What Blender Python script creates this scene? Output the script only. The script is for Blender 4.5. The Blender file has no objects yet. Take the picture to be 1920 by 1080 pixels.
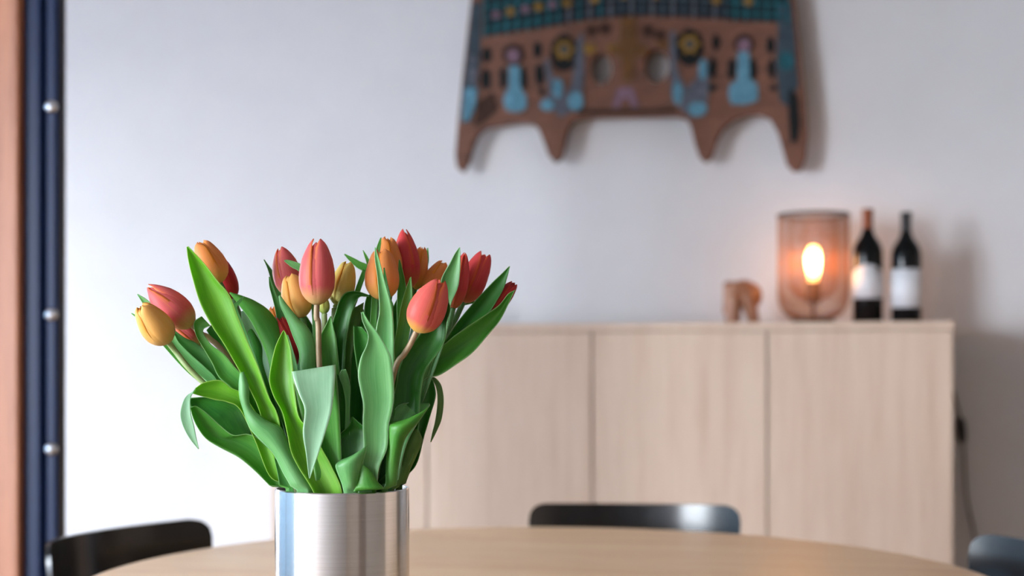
import bpy, bmesh, math, random
import numpy as np
from mathutils import Vector, Matrix
random.seed(7)
R = math.radians
S = bpy.context.scene
C = S.collection

# ------------------------------------------------------------------ camera
# world X runs along the back wall, Y towards it, Z up.  The camera stands at the origin.
F = 2667.0          # focal length in pixels of the 1920x1080 frame (50 mm on 36 mm)
HOR = 680.0         # pixel row of the horizon
CAMZ = 1.045
TH = R(14.0)        # the camera is turned 14 degrees to the left of the wall's normal
cs, sn = math.cos(TH), math.sin(TH)
cam = bpy.data.cameras.new('camera')
cam.sensor_width = 36.0
cam.lens = 36.0 * F / 1920.0
cam.shift_y = (HOR - 540.0) / 1920.0
cam.clip_start = 0.05
cam.dof.use_dof = True
cam.dof.focus_distance = 1.445
cam.dof.aperture_fstop = 3.4
co = bpy.data.objects.new('camera', cam)
co.location = (0, 0, CAMZ)
co.rotation_euler = (R(90), 0, TH)
C.objects.link(co)
S.camera = co

# ------------------------------------------------------------------ light
S.view_settings.view_transform = 'Standard'
S.view_settings.look = 'None'
S.view_settings.gamma = 1.0
S.view_settings.use_curve_mapping = False
S.view_settings.exposure = 0.45
S.cycles.use_denoising = True
S.cycles.max_bounces = 8
S.cycles.caustics_reflective = False
S.cycles.caustics_refractive = False
w = bpy.data.worlds.new('sky')
S.world = w
w.use_nodes = True
_n, _l = w.node_tree.nodes, w.node_tree.links
_bg = _n['Background']
_tc = _n.new('ShaderNodeTexCoord'); _sp = _n.new('ShaderNodeSeparateXYZ'); _rp = _n.new('ShaderNodeValToRGB')
_l.new(_tc.outputs['Generated'], _sp.inputs[0]); _l.new(_sp.outputs['Z'], _rp.inputs[0]); _l.new(_rp.outputs[0], _bg.inputs['Color'])
_rp.color_ramp.elements[0].position = 0.0; _rp.color_ramp.elements[0].color = (0.87, 0.935, 1.0, 1)     # overcast horizon
_rp.color_ramp.elements[1].position = 0.8; _rp.color_ramp.elements[1].color = (0.70, 0.82, 1.0, 1)     # towards the zenith
_bg.inputs['Strength'].default_value = 32.0

XL, XR, YB, YF, ZC = -4.20, 2.30, 4.35, -4.2, 2.60      # room: left, right, back wall, wall behind camera, ceiling
WIN = [(-3.6, -0.45, 0.05, 2.35), (-0.38, 3.05, 0.05, 2.35), (3.30, 4.12, 0.05, 1.95)]   # openings in the left wall: y0, y1, z0, z1

def portal(name, y0, y1, z0, z1):
    l = bpy.data.lights.new(name, 'AREA')
    l.shape = 'RECTANGLE'
    l.size = z1 - z0
    l.size_y = y1 - y0
    l.cycles.is_portal = True
    o = bpy.data.objects.new(name, l)
    o.location = (XL - 0.16, (y0 + y1) / 2, (z0 + z1) / 2)
    o.rotation_euler = (0, R(-90), 0)
    C.objects.link(o)
portal('window_portal', *WIN[0])
portal('window_portal', *WIN[1])
portal('window_portal', *WIN[2])

# ------------------------------------------------------------------ geometry helpers
def c2w(xc, d):
    return xc * cs - d * sn, xc * sn + d * cs
def px(x, y, D):
    X, Y = c2w((x - 960) / F * D, D)
    return Vector((X, Y, CAMZ + (HOR - y) / F * D))
def onY(x, y, Y):
    dx = (x - 960) / F
    D = Y / (dx * sn + cs)
    return px(x, y, D)
VD = 1.49                       # distance of the vase axis
def pv(x, y, dcm):
    return px(x, y, VD + dcm / 100.0)

def mesh(name, verts, faces, mat=None, parent=None, smooth=True, uvs=None):
    me = bpy.data.meshes.new(name)
    off = Vector(parent_off(parent)) if parent else Vector((0, 0, 0))
    me.from_pydata([tuple(Vector(v) - off) for v in verts], [], faces)
    if uvs is not None:
        ul = me.uv_layers.new(name='UVMap')
        for lp in me.loops:
            ul.data[lp.index].uv = uvs[lp.vertex_index]
    if smooth:
        for p in me.polygons:
            p.use_smooth = True
    if mat:
        for m in (mat if isinstance(mat, (list, tuple)) else [mat]):
            me.materials.append(m)
    me.update()
    o = bpy.data.objects.new(name, me)
    C.objects.link(o)
    if parent:
        o.parent = parent
    return o
def parent_off(p):
    t = Vector((0, 0, 0))
    while p:
        t += p.location
        p = p.parent
    return t
def tag(o, label=None, cat=None, group=None, kind=None):
    if label: o['label'] = label
    if cat: o['category'] = cat
    if group: o['group'] = group
    if kind: o['kind'] = kind
    return o
def thing(name, loc, label, cat, group=None):
    o = bpy.data.objects.new(name, None)
    o.empty_display_size = 0.05
    o.location = loc
    C.objects.link(o)
    return tag(o, label, cat, group)

class MB:
    def __init__(s): s.v, s.f = [], []
    def add(s, v, f):
        n = len(s.v); s.v += [tuple(a) for a in v]; s.f += [tuple(i + n for i in q) for q in f]; return s
    def box(s, x0, x1, y0, y1, z0, z1):
        v = [(x, y, z) for x in (x0, x1) for y in (y0, y1) for z in (z0, z1)]
        return s.add(v, [(0,1,3,2),(4,6,7,5),(0,4,5,1),(2,3,7,6),(0,2,6,4),(1,5,7,3)])
    def tube(s, pts, rad, n=8, caps=True, closed=False):
        pts = [Vector(p) for p in pts]
        k = len(pts)
        rr = rad if isinstance(rad, (list, tuple)) else [rad] * k
        up = Vector((0.31, 0.17, 0.93)).normalized()
        V, Fc = [], []
        for i, p in enumerate(pts):
            a = pts[(i - 1) % k] if (closed or i > 0) else pts[0]
            b = pts[(i + 1) % k] if (closed or i < k - 1) else pts[-1]
            t = (b - a).normalized()
            e = t.cross(up)
            if e.length < 1e-3: e = t.cross(Vector((1, 0, 0)))
            e.normalize(); g = t.cross(e)
            for j in range(n):
                q = 2 * math.pi * j / n
                V.append(p + (e * math.cos(q) + g * math.sin(q)) * rr[i])
        for i in range(k if closed else k - 1):
            i2 = (i + 1) % k
            for j in range(n):
                j2 = (j + 1) % n
                Fc.append((i*n+j, i2*n+j, i2*n+j2, i*n+j2))
        if caps and not closed:
            Fc.append(tuple(range(n)))
            Fc.append(tuple((k-1)*n + j for j in reversed(range(n))))
        return s.add(V, Fc)
    def lathe(s, prof, cx, cy, n=48, cap0=False, cap1=False):
        V, Fc = [], []
        for r, z in prof:
            for j in range(n):
                q = 2 * math.pi * j / n
                V.append((cx + r * math.cos(q), cy + r * math.sin(q), z))
        for i in range(len(prof) - 1):
            for j in range(n):
                j2 = (j + 1) % n
                Fc.append((i*n+j, i*n+j2, (i+1)*n+j2, (i+1)*n+j))
        if cap0: Fc.append(tuple(reversed(range(n))))
        if cap1: Fc.append(tuple((len(prof)-1)*n + j for j in range(n)))
        return s.add(V, Fc)
    def prism(s, poly, dv):
        """poly: list of 3D points (one face), dv: extrusion vector"""
        n = len(poly); dv = Vector(dv)
        V = [Vector(p) for p in poly] + [Vector(p) + dv for p in poly]
        Fc = [tuple(range(n)), tuple(reversed(range(n, 2*n)))]
        Fc += [((i+1) % n, i, n+i, n+(i+1) % n) for i in range(n)]
        return s.add(V, Fc)
    def build(s, name, mat, parent=None, smooth=False, bevel=0):
        o = mesh(name, s.v, s.f, mat, parent, smooth)
        if bevel:
            m = o.modifiers.new('bevel', 'BEVEL'); m.width = bevel; m.segments = 3; m.limit_method = 'ANGLE'
        return o

def autosmooth(o, ang=35):
    me = o.data
    bm = bmesh.new(); bm.from_mesh(me)
    bmesh.ops.recalc_face_normals(bm, faces=bm.faces)
    for f in bm.faces: f.smooth = True
    for e in bm.edges:
        if len(e.link_faces) == 2 and e.calc_face_angle(0) > R(ang): e.smooth = False
    bm.to_mesh(me); bm.free()
    return o

def catmull(P, per):
    """P: (k, ..., 3) array -> smooth resampling along axis 0"""
    P = np.asarray(P, float); k = len(P)
    out = []
    for i in range(k - 1):
        p1, p2 = P[i], P[i+1]
        p0 = P[i-1] if i else 2 * p1 - p2
        p3 = P[i+2] if i + 2 < k else 2 * p2 - p1
        for j in range(per):
            t = j / per
            out.append(0.5 * (2*p1 + (p2-p0)*t + (2*p0-5*p1+4*p2-p3)*t*t + (3*p1-p0-3*p2+p3)*t**3))
    out.append(P[-1])
    return np.array(out)

# ------------------------------------------------------------------ materials
def srgb(r, g, b):
    return tuple(((c/255/12.92) if c <= 10 else ((c/255+.055)/1.055)**2.4) for c in (r, g, b)) + (1,)
class NT:
    def __init__(s, name):
        s.m = bpy.data.materials.new(name); s.m.use_nodes = True
        s.t = s.m.node_tree; s.n = s.t.nodes
        s.b = s.n['Principled BSDF']; s.out = s.n['Material Output']
    def new(s, typ, **kw):
        n = s.n.new(typ)
        for k, v in kw.items():
            if k.startswith('_'): setattr(n, k[1:], v)
            else: n.inputs[k].default_value = v
        return n
    def ln(s, a, b): s.t.links.new(a, b)
    def math(s, op, a, b=None, clamp=False):
        n = s.n.new('ShaderNodeMath'); n.operation = op; n.use_clamp = clamp
        for i, x in enumerate((a, b)):
            if x is None: continue
            if isinstance(x, (int, float)): n.inputs[i].default_value = x
            else: s.ln(x, n.inputs[i])
        return n.outputs[0]
    def mix(s, fac, a, b, typ='MIX'):
        n = s.n.new('ShaderNodeMix'); n.data_type = 'RGBA'; n.blend_type = typ
        for sock, x in ((n.inputs[0], fac), (n.inputs[6], a), (n.inputs[7], b)):
            if isinstance(x, (int, float)): sock.default_value = x
            elif isinstance(x, tuple): sock.default_value = x
            else: s.ln(x, sock)
        return n.outputs[2]
    def ramp(s, fac, stops):
        n = s.n.new('ShaderNodeValToRGB'); e = n.color_ramp.elements
        while len(e) < len(stops): e.new(0.5)
        for el, (p, c) in zip(e, stops):
            el.position = p; el.color = c if isinstance(c, tuple) else (c, c, c, 1)
        s.ln(fac, n.inputs[0]); return n.outputs[0]
    def noise(s, vec, scale, detail=3, rough=.55):
        n = s.new('ShaderNodeTexNoise', Scale=scale, Detail=detail, Roughness=rough)
        if vec: s.ln(vec, n.inputs['Vector'])
        return n.outputs['Fac']
    def coords(s, kind='Object', scale=(1, 1, 1), rot=(0, 0, 0)):
        tc = s.n.new('ShaderNodeTexCoord'); mp = s.n.new('ShaderNodeMapping')
        mp.inputs['Scale'].default_value = scale; mp.inputs['Rotation'].default_value = rot
        s.ln(tc.outputs[kind], mp.inputs[0]); return mp.outputs[0]
    def bump(s, h, strength=.2, dist=.002):
        n = s.new('ShaderNodeBump', Strength=strength, Distance=dist)
        s.ln(h, n.inputs['Height']); s.ln(n.outputs[0], s.b.inputs['Normal'])
def plain(name, col, rough=.5, metal=0., spec=.5, var=.06, scale=40, coat=0.):
    t = NT(name); v = t.coords()
    n = t.noise(v, scale)
    dark = tuple(c * (1 - var * 2) for c in col[:3]) + (1,)
    lite = tuple(min(1, c * (1 + var * 2)) for c in col[:3]) + (1,)
    t.ln(t.ramp(n, [(.3, dark), (.7, lite)]), t.b.inputs['Base Color'])
    t.b.inputs['Roughness'].default_value = rough
    t.b.inputs['Metallic'].default_value = metal
    t.b.inputs['Specular IOR Level'].default_value = spec
    if coat: t.b.inputs['Coat Weight'].default_value = coat
    return t.m
def wood(name, base, dark, scale, rough=.45, rot=(0, 0, 0), rings=1.0):
    t = NT(name); v = t.coords('Object', scale, rot)
    n1 = t.noise(v, 1.0, 6, .6)
    v2 = t.coords('Object', tuple(s_ * 6 for s_ in scale), rot)
    n2 = t.noise(v2, 1.0, 3, .6)
    h = t.math('ADD', t.math('MULTIPLY', n1, .7), t.math('MULTIPLY', n2, .3))
    mid = tuple((a * .6 + b * .4) for a, b in zip(base, dark))
    t.ln(t.ramp(h, [(.34, dark), (.47, mid), (.6, base)]), t.b.inputs['Base Color'])
    t.b.inputs['Roughness'].default_value = rough
    t.bump(h, .15, .001)
    return t.m

M = {}
M['wall'] = plain('wall_paint', (.63, .635, .655, 1), .85, var=.01, scale=6, spec=.2)
M['ceil'] = plain('ceiling_paint', (.48, .47, .46, 1), .9, var=.01, scale=6, spec=.2)
M['wallr'] = plain('taupe_paint', (.22, .18, .15, 1), .8, var=.03, scale=5, spec=.2)
M['wallf'] = plain('warm_grey_paint', (.48, .48, .50, 1), .8, var=.02, scale=5, spec=.2)
M['floor'] = wood('floor_oak', srgb(170, 140, 112), srgb(120, 95, 72), (3, 30, 3), .45)
M['pine'] = wood('pine', srgb(184, 122, 88), srgb(138, 82, 54), (30, 30, 2.0), .5)
M['oak'] = wood('pale_oak', srgb(212, 188, 168), srgb(196, 168, 146), (26, 26, 1.6), .5)
M['table'] = wood('oak_table', srgb(250, 212, 164), srgb(236, 188, 136), (2.2, 17, 17), .36, (0, 0, R(28)))
M['blue'] = plain('blue_steel', (.004, .015, .058, 1), .45, var=.04, spec=.2)
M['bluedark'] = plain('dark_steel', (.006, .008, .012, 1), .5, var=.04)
M['bolt'] = plain('bright_steel', (.75, .8, .88, 1), .18, 1.0, var=.02)
M['black'] = plain('black_lacquer', (.006, .0065, .008, 1), .22, var=.05, spec=.5)
M['vase_in'] = plain('steel_inside', (.30, .30, .30, 1), .35, 1.0)

def steel():
    t = NT('brushed_steel')
    v = t.coords('Object', (6, 6, 900))
    n = t.noise(v, 1.0, 4, .7)
    t.ln(t.ramp(n, [(.3, (.60, .585, .57, 1)), (.7, (.68, .665, .65, 1))]), t.b.inputs['Base Color'])
    t.b.inputs['Metallic'].default_value = 1.0
    t.b.inputs['Roughness'].default_value = .2
    t.b.inputs['Anisotropic'].default_value = .8
    t.b.inputs['Anisotropic Rotation'].default_value = .25
    tg = t.n.new('ShaderNodeTangent'); tg.direction_type = 'RADIAL'; tg.axis = 'Z'
    t.ln(tg.outputs[0], t.b.inputs['Tangent'])
    t.bump(n, .02, .0002)
    return t.m
M['steel'] = steel()

def leafmat(name, base, dark, pale, trans=.3, rough=.42):
    t = NT(name)
    uv = t.n.new('ShaderNodeTexCoord').outputs['UV']
    sep = t.n.new('ShaderNodeSeparateXYZ'); t.ln(uv, sep.inputs[0])
    mp = t.n.new('ShaderNodeMapping'); mp.inputs['Scale'].default_value = (26, 1.2, 1); t.ln(uv, mp.inputs[0])
    veins = t.noise(mp.outputs[0], 1.0, 4, .6)
    mp2 = t.n.new('ShaderNodeMapping'); mp2.inputs['Scale'].default_value = (2.2, 3.0, 1); t.ln(uv, mp2.inputs[0])
    blot = t.noise(mp2.outputs[0], 1.0, 3, .5)
    h = t.math('ADD', t.math('MULTIPLY', veins, .45), t.math('MULTIPLY', blot, .55))
    col = t.ramp(h, [(.33, dark), (.66, base)])
    a = t.math('ABSOLUTE', t.math('SUBTRACT', sep.outputs[0], .5))
    edge = t.ramp(a, [(.462, 0.0), (.495, 1.0)])
    col = t.mix(t.math('MULTIPLY', edge, .75), col, pale)
    low = t.ramp(sep.outputs[1], [(.0, .6), (.3, 0.0)])         # tulip leaves are paler where they clasp the stem
    col = t.mix(t.math('MULTIPLY', low, .35), col, pale)
    t.ln(col, t.b.inputs['Base Color'])
    t.b.inputs['Roughness'].default_value = rough
    t.b.inputs['Specular IOR Level'].default_value = .45
    t.bump(veins, .12, .0006)
    tr = t.n.new('ShaderNodeBsdfTranslucent')
    hs = t.new('ShaderNodeHueSaturation', Hue=.485, Saturation=1.15, Value=1.5); t.ln(col, hs.inputs['Color'])
    t.ln(hs.outputs[0], tr.inputs['Color'])
    mx = t.n.new('ShaderNodeMixShader'); mx.inputs[0].default_value = trans
    t.ln(t.b.outputs[0], mx.inputs[1]); t.ln(tr.outputs[0], mx.inputs[2]); t.ln(mx.outputs[0], t.out.inputs['Surface'])
    return t.m
PALE = srgb(160, 206, 140)
M['b'] = leafmat('leaf_fresh_green', srgb(130, 196, 52), srgb(86, 162, 30), srgb(184, 218, 118), .40)
M['m'] = leafmat('leaf_green', srgb(100, 172, 68), srgb(62, 140, 48), PALE, .32)
M['g'] = leafmat('leaf_glaucous', srgb(128, 192, 118), srgb(88, 160, 86), srgb(186, 222, 180), .27)
M['p'] = leafmat('leaf_pale_underside', srgb(172, 212, 178), srgb(138, 188, 146), srgb(214, 234, 208), .30)
M['d'] = leafmat('leaf_deep_green', srgb(66, 144, 48), srgb(36, 110, 36), srgb(124, 176, 108), .30)
M['o'] = leafmat('leaf_olive', srgb(108, 146, 68), srgb(68, 112, 48), srgb(152, 174, 110), .28)

def petalmat(name, centre, margin, base, streak, trans=.28, basew=.22):
    t = NT(name)
    uv = t.n.new('ShaderNodeTexCoord').outputs['UV']
    sep = t.n.new('ShaderNodeSeparateXYZ'); t.ln(uv, sep.inputs[0])
    mp = t.n.new('ShaderNodeMapping'); mp.inputs['Scale'].default_value = (22, 1.1, 1); t.ln(uv, mp.inputs[0])
    st = t.noise(mp.outputs[0], 1.0, 3, .6)
    a = t.math('MULTIPLY', t.math('ABSOLUTE', t.math('SUBTRACT', sep.outputs[0], .5)), 2.0)
    a = t.math('ADD', a, t.math('MULTIPLY', t.math('SUBTRACT', st, .5), .5))
    col = t.mix(t.ramp(a, [(.60, 0.0), (.98, 1.0)]), centre, margin)
    col = t.mix(t.math('MULTIPLY', t.ramp(st, [(.45, 0.0), (.75, 1.0)]), .45), col, streak)
    v = t.math('ADD', sep.outputs[1], t.math('MULTIPLY', t.math('SUBTRACT', st, .5), .12))
    col = t.mix(t.ramp(v, [(basew * .3, 1.0), (basew * 1.7, 0.0)]), col, base)
    t.ln(col, t.b.inputs['Base Color'])
    t.b.inputs['Roughness'].default_value = .48
    t.b.inputs['Specular IOR Level'].default_value = .35
    t.b.inputs['Sheen Weight'].default_value = .1
    t.bump(st, .12, .0006)
    tr = t.n.new('ShaderNodeBsdfTranslucent'); t.ln(col, tr.inputs['Color'])
    mx = t.n.new('ShaderNodeMixShader'); mx.inputs[0].default_value = trans
    t.ln(t.b.outputs[0], mx.inputs[1]); t.ln(tr.outputs[0], mx.inputs[2]); t.ln(mx.outputs[0], t.out.inputs['Surface'])
    return t.m
PET = {
 'pink': petalmat('petal_pink', srgb(236, 114, 116), srgb(250, 152, 66), srgb(240, 206, 136), srgb(240, 156, 140), .42, .17),
 'coral': petalmat('petal_coral', srgb(244, 118, 108), srgb(248, 138, 56), srgb(252, 214, 96), srgb(248, 156, 136), .42, basew=.13),
 'orange': petalmat('petal_orange', srgb(250, 166, 90), srgb(255, 166, 36), srgb(246, 200, 104), srgb(254, 192, 130), .38),
 'yellow': petalmat('petal_yellow', srgb(254, 204, 112), srgb(255, 184, 60), srgb(240, 206, 124), srgb(255, 220, 150), .38),
 'lemon': petalmat('petal_lemon', srgb(234, 212, 112), srgb(250, 176, 46), srgb(214, 214, 132), srgb(240, 222, 144), .32, .3),
 'red': petalmat('petal_red', srgb(232, 80, 84), srgb(242, 112, 66), srgb(226, 124, 82), srgb(238, 116, 110), .42),
 'crimson': petalmat('petal_crimson', srgb(188, 36, 44), srgb(214, 70, 50), srgb(160, 38, 40), srgb(202, 54, 58), .28),
 'bud': petalmat('petal_green_bud', srgb(204, 212, 108), srgb(214, 208, 92), srgb(160, 190, 90), srgb(214, 222, 132), .3),
}
M['stem'] = plain('stem_green', srgb(150, 172, 112), .45, var=.08, scale=60)
M['stemb'] = plain('stem_brownish', srgb(160, 136, 104), .45, var=.10, scale=60)
M['stemd'] = plain('stem_dark_green', srgb(70, 118, 60), .45, var=.08, scale=60)

# ------------------------------------------------------------------ the room
def struct(o): o['kind'] = 'structure'; return o
struct(MB().box(XL - .3, XR + .2, YF - .2, YB + .2, -.12, 0).build('floor', M['floor']))
struct(MB().box(XL - .3, XR + .2, YF - .2, YB + .2, ZC, ZC + .12).build('ceiling', M['ceil']))
struct(MB().box(XL - .3, XR + .2, YB, YB + .2, 0, ZC).build('wall_back', M['wall']))
struct(MB().box(XR, XR + .2, YF, YB, 0, ZC).build('wall_right', M['wallr']))
struct(MB().box(XL, XR, YF - .2, YF, 0, ZC).build('wall_front', M['wallf']))
_t = NT('reflection_blue_glass')
_tr = _t.n.new('ShaderNodeBsdfTransparent'); _tr.inputs['Color'].default_value = (.18, .22, .25, 1)
_t.ln(_tr.outputs[0], _t.out.inputs['Surface'])
M['tint'] = _t.m
M['cord'] = plain('dark_brown', srgb(70, 52, 40), .6, var=.05)
M['paving'] = plain('pale_paving', (.42, .43, .45, 1), .8, var=.05, scale=3)
struct(MB().box(XL - 14, XL - .3, -14, 14, -.3, -.06).build('ground', M['paving']))
struct(MB().box(XR - .03, XR, 1.80, 3.40, 0, 2.10).build('reflection_slab_1', M['oak'], bevel=.004))  # unseen pale slab added for a light band in the vase's reflection
struct(MB().box(XR - .03, XR, -1.10, -.20, 0, 2.10).build('reflection_slab_2', M['cord'], bevel=.004))  # unseen dark slab, put in as a brown stripe for the vase to mirror
wl = MB()
T = .22
_ys = [YF]
for (y0, y1, z0, zt) in WIN:
    wl.box(XL - T, XL, _ys[-1], y0, 0, ZC)
    wl.box(XL - T, XL, y0, y1, 0, z0)
    wl.box(XL - T, XL, y0, y1, zt, ZC)
    _ys.append(y1)
wl.box(XL - T, XL, _ys[-1], YB, 0, ZC)
struct(wl.build('wall_left', M['wall']))
for k, (y0, y1, z0, zt) in enumerate(WIN):
    fr = MB()
    wd = .06
    fr.box(XL - .10, XL - .03, y0, y0 + wd, z0, zt); fr.box(XL - .10, XL - .03, y1 - wd, y1, z0, zt)
    fr.box(XL - .10, XL - .03, y0 + wd, y1 - wd, zt - wd, zt); fr.box(XL - .10, XL - .03, y0 + wd, y1 - wd, z0, z0 + wd)
    n = max(1, round((y1 - y0) / 1.4))
    for i in range(1, n):
        ym = y0 + (y1 - y0) * i / n
        fr.box(XL - .10, XL - .03, ym - .03, ym + .03, z0 + wd, zt - wd)
    wo = struct(fr.build('window_%d' % (k + 1), M['pine']))
    if k == 1:                                     # unseen blue pane added to give the vase a bluish reflected band
        MB().box(XL - .07, XL - .062, y0 + wd, y1 - wd, z0 + wd, zt - wd).build('added_reflection_pane', M['tint'], wo)
bb = MB().box(XL, XR, YB - .014, YB, 0, .07)
struct(bb.build('baseboard_back', M['wall'], bevel=.003))

# timber and blue steel column standing at the left
CYP = 2.60
def colx(x, Y): return onY(x, HOR, Y).x
post = thing('column', (colx(60, CYP), CYP + .03, 0), 'dark blue steel column with shiny bolts and timber facing at the left edge', 'column')
MB().box(colx(-14, CYP - .02), colx(34, CYP - .02), CYP - .02, CYP + .06, 0, ZC).build('timber_facing', M['pine'], post, bevel=.006)
MB().box(colx(36, CYP), colx(77, CYP), CYP, CYP + .06, 0, ZC).build('flat_plate', M['blue'], post, bevel=.008)
MB().box(colx(76, CYP + .02), colx(123, CYP + .06), CYP + .02, CYP + .06, 0, ZC).build('backing_channel', M['bluedark'], post)
MB().box(colx(84, CYP + .005), colx(107, CYP + .005), CYP + .005, CYP + .02, 0, ZC).build('bolted_strip', M['blue'], post, bevel=.009)
for yy in (200, 590, 842):
    p = onY(96, yy, CYP + .005)
    b = MB().lathe([(.0145, 0), (.0140, .004), (.0118, .0085), (.007, .0115), (.0, .0125)], 0, 0, 20)
    b.v = [(p.x + x, p.y + .001 - z, p.z + y) for x, y, z in b.v]
    autosmooth(b.build('bolt', M['bolt'], post))

# ------------------------------------------------------------------ sideboard
CX0, CX1, CY0, CY1, CZ = -1.714, 0.2228, 3.92, 4.315, 1.155
sb = thing('sideboard', ((CX0 + CX1) / 2, (CY0 + CY1) / 2, 0), 'tall pale oak sideboard with four flush plain doors against the wall', 'sideboard')
MB().box(CX0, CX1, CY0 + .024, CY1, .10, CZ - .022).build('carcass', M['oak'], sb, bevel=.001)
MB().box(CX0 - .001, CX1 + .001, CY0 + .004, CY1, CZ - .022, CZ).build('top_panel', M['oak'], sb, bevel=.0015)
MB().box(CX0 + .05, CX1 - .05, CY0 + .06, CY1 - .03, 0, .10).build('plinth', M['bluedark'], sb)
dw = (CX1 - CX0) / 4
for i in range(4):
    MB().box(CX0 + i * dw + .0025, CX0 + (i + 1) * dw - .0025, CY0, CY0 + .022, .105, CZ - .0245).build('door', M['oak'], sb, bevel=.002)

# ------------------------------------------------------------------ round table
TX, TY = c2w(.040, 1.973)
TR, TZ = .634, CAMZ - .300
tb = thing('dining_table', (TX, TY, 0), 'round pale oak dining table with the tulip vase on it', 'table')
pr = [(.0, TZ - .028), (TR - .03, TZ - .028), (TR - .006, TZ - .016), (TR, TZ - .010), (TR, TZ - .004), (TR - .003, TZ - .001), (TR - .008, TZ), (.0, TZ)]
top = autosmooth(MB().lathe(pr, TX, TY, 128).build('table_top', M['table'], tb), 30)
autosmooth(MB().lathe([(.30, 0), (.30, .012), (.06, .03), (.05, .06), (.05, TZ - .06), (.16, TZ - .03), (.16, TZ - .028)], TX, TY, 40, True, True).build('pedestal', M['black'], tb), 30)

# ------------------------------------------------------------------ chairs
def chair(xc, d, yaw_to, label):
    bx_, by_ = c2w(xc, d)                      # top centre of the backrest
    fx, fy = yaw_to
    f = Vector((fx, fy, 0)).normalized(); s = Vector((-f.y, f.x, 0))
    org = Vector((bx_, by_, 0)) + f * .235
    o = thing('dining_chair', org, label, 'chair', 'black chairs around the round table')
    P = lambda a, b, z: org + s * a + f * b + Vector((0, 0, z))
    ztop, zlow, hw = TZ + .030, TZ - .17, .203
    # backrest: bent plywood plate, rounded corners, wrapped around the sitter
    nu, nv, V, Fc = 28, 12, [], []
    for th in (0, .011):
        for j in range(nv + 1):
            for i in range(nu + 1):
                u = -1 + 2 * i / nu; v = j / nv
                # superellipse corner: pull in the corners
                uu = u; vv = (v - .5) * 2
                lim = 1.0
                rc = .16
                ax, az = abs(uu) * hw, abs(vv) * (ztop - zlow) / 2
                rcm = .032
                mx_, mz_ = hw - rcm, (ztop - zlow) / 2 - rcm
                if ax > mx_ and az > mz_:
                    dx_, dz_ = ax - mx_, az - mz_
                    k = max(dx_, dz_) / max(1e-6, math.hypot(dx_, dz_))
                    ax, az = mx_ + dx_ * k, mz_ + dz_ * k
                a = math.copysign(ax, uu); z = (zlow + ztop) / 2 + math.copysign(az, vv)
                z -= .007 * (1 - (a / hw) ** 2) * v
                a *= 1 - .06 * (1 - v)
                b = -.235 + .085 * (a / hw) ** 2 + .018 * (1 - v) - th
                V.append(P(a, b, z))
    n1 = (nu + 1) * (nv + 1)
    for k in (0, 1):
        for j in range(nv):
            for i in range(nu):
                q = [k*n1 + j*(nu+1)+i, k*n1 + j*(nu+1)+i+1, k*n1 + (j+1)*(nu+1)+i+1, k*n1 + (j+1)*(nu+1)+i]
                Fc.append(tuple(q if k == 0 else q[::-1]))
    ring = [i for i in range(nu)] + [j*(nu+1)+nu for j in range(nv)] + [nv*(nu+1)+i for i in range(nu, 0, -1)] + [j*(nu+1) for j in range(nv, 0, -1)]
    for i in range(len(ring)):
        a, b = ring[i], ring[(i+1) % len(ring)]
        Fc.append((b, a, n1 + a, n1 + b))
    autosmooth(mesh('backrest', V, Fc, M['black'], o), 40)
    # seat: dished plate
    V, Fc = [], []
    n = 40
    for z, sc in ((.452, 1.0), (.464, 1.0), (.460, .55)):
        for i in range(n):
            q = 2 * math.pi * i / n
            c_, s_ = math.cos(q), math.sin(q)
            e = .55
            a = math.copysign(abs(c_) ** e, c_) * .21 * sc; b = math.copysign(abs(s_) ** e, s_) * .205 * sc + .03
            V.append(P(a, b, z))
    for k in (0, 1):
        for i in range(n): Fc.append((k*n+i, k*n+(i+1) % n, (k+1)*n+(i+1) % n, (k+1)*n+i))
    Fc.append(tuple(2*n+i for i in range(n))); Fc.append(tuple(reversed(range(n))))
    autosmooth(mesh('seat', V, Fc, M['black'], o), 40)
    for sx in (-1, 1):
        MB().tube([P(sx*.185, .20, .0), P(sx*.165, .17, .455)], [.010, .013], 10).build('leg', M['black'], o, True)
        MB().tube([P(sx*.185, -.20, .0), P(sx*.165, -.150, .455), P(sx*.150, -.172, .62), P(sx*.14, -.20, TZ - .06)], [.010, .013, .012, .010], 10).build('leg', M['black'], o, True)
    return o
def cdir(dx, dd): return c2w(dx, dd)
chair(.2404, 2.79, cdir(-.10, -1), 'black lacquered chair straight behind the table in front of the sideboard')
chair(-.683, 2.335, cdir(.33, -.145), 'black lacquered chair at the left rim of the table')
chair(.836, 2.085, cdir(-1, -.10), 'black lacquered chair at the far right, cut by the picture edge')

# ------------------------------------------------------------------ steel vase
VX, VY = c2w((642 - 960) / F * VD, VD)
VR, VH = .0700, TZ + .1695
vs = thing('steel_vase', (VX, VY, TZ), 'brushed stainless steel cylinder vase holding the tulips', 'vase')
ov = [(.0, TZ + .0005), (VR - .002, TZ + .0005), (VR, TZ + .0025), (VR, VH - .0012), (VR - .0006, VH - .0002), (VR - .0014, VH), (VR - .0022, VH - .0006)]
body = MB().lathe(ov, 0, 0, 128)
me_o = mesh('body', [(a + VX, b + VY, c) for a, b, c in body.v], body.f, M['steel'], vs)
autosmooth(me_o, 30)
inn = [(VR - .0022, VH - .0006), (VR - .0026, VH - .004), (VR - .0026, TZ + .006), (.0, TZ + .006)]
autosmooth(MB().lathe(inn, VX, VY, 96).build('inner_wall', M['vase_in'], vs), 30)

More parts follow.
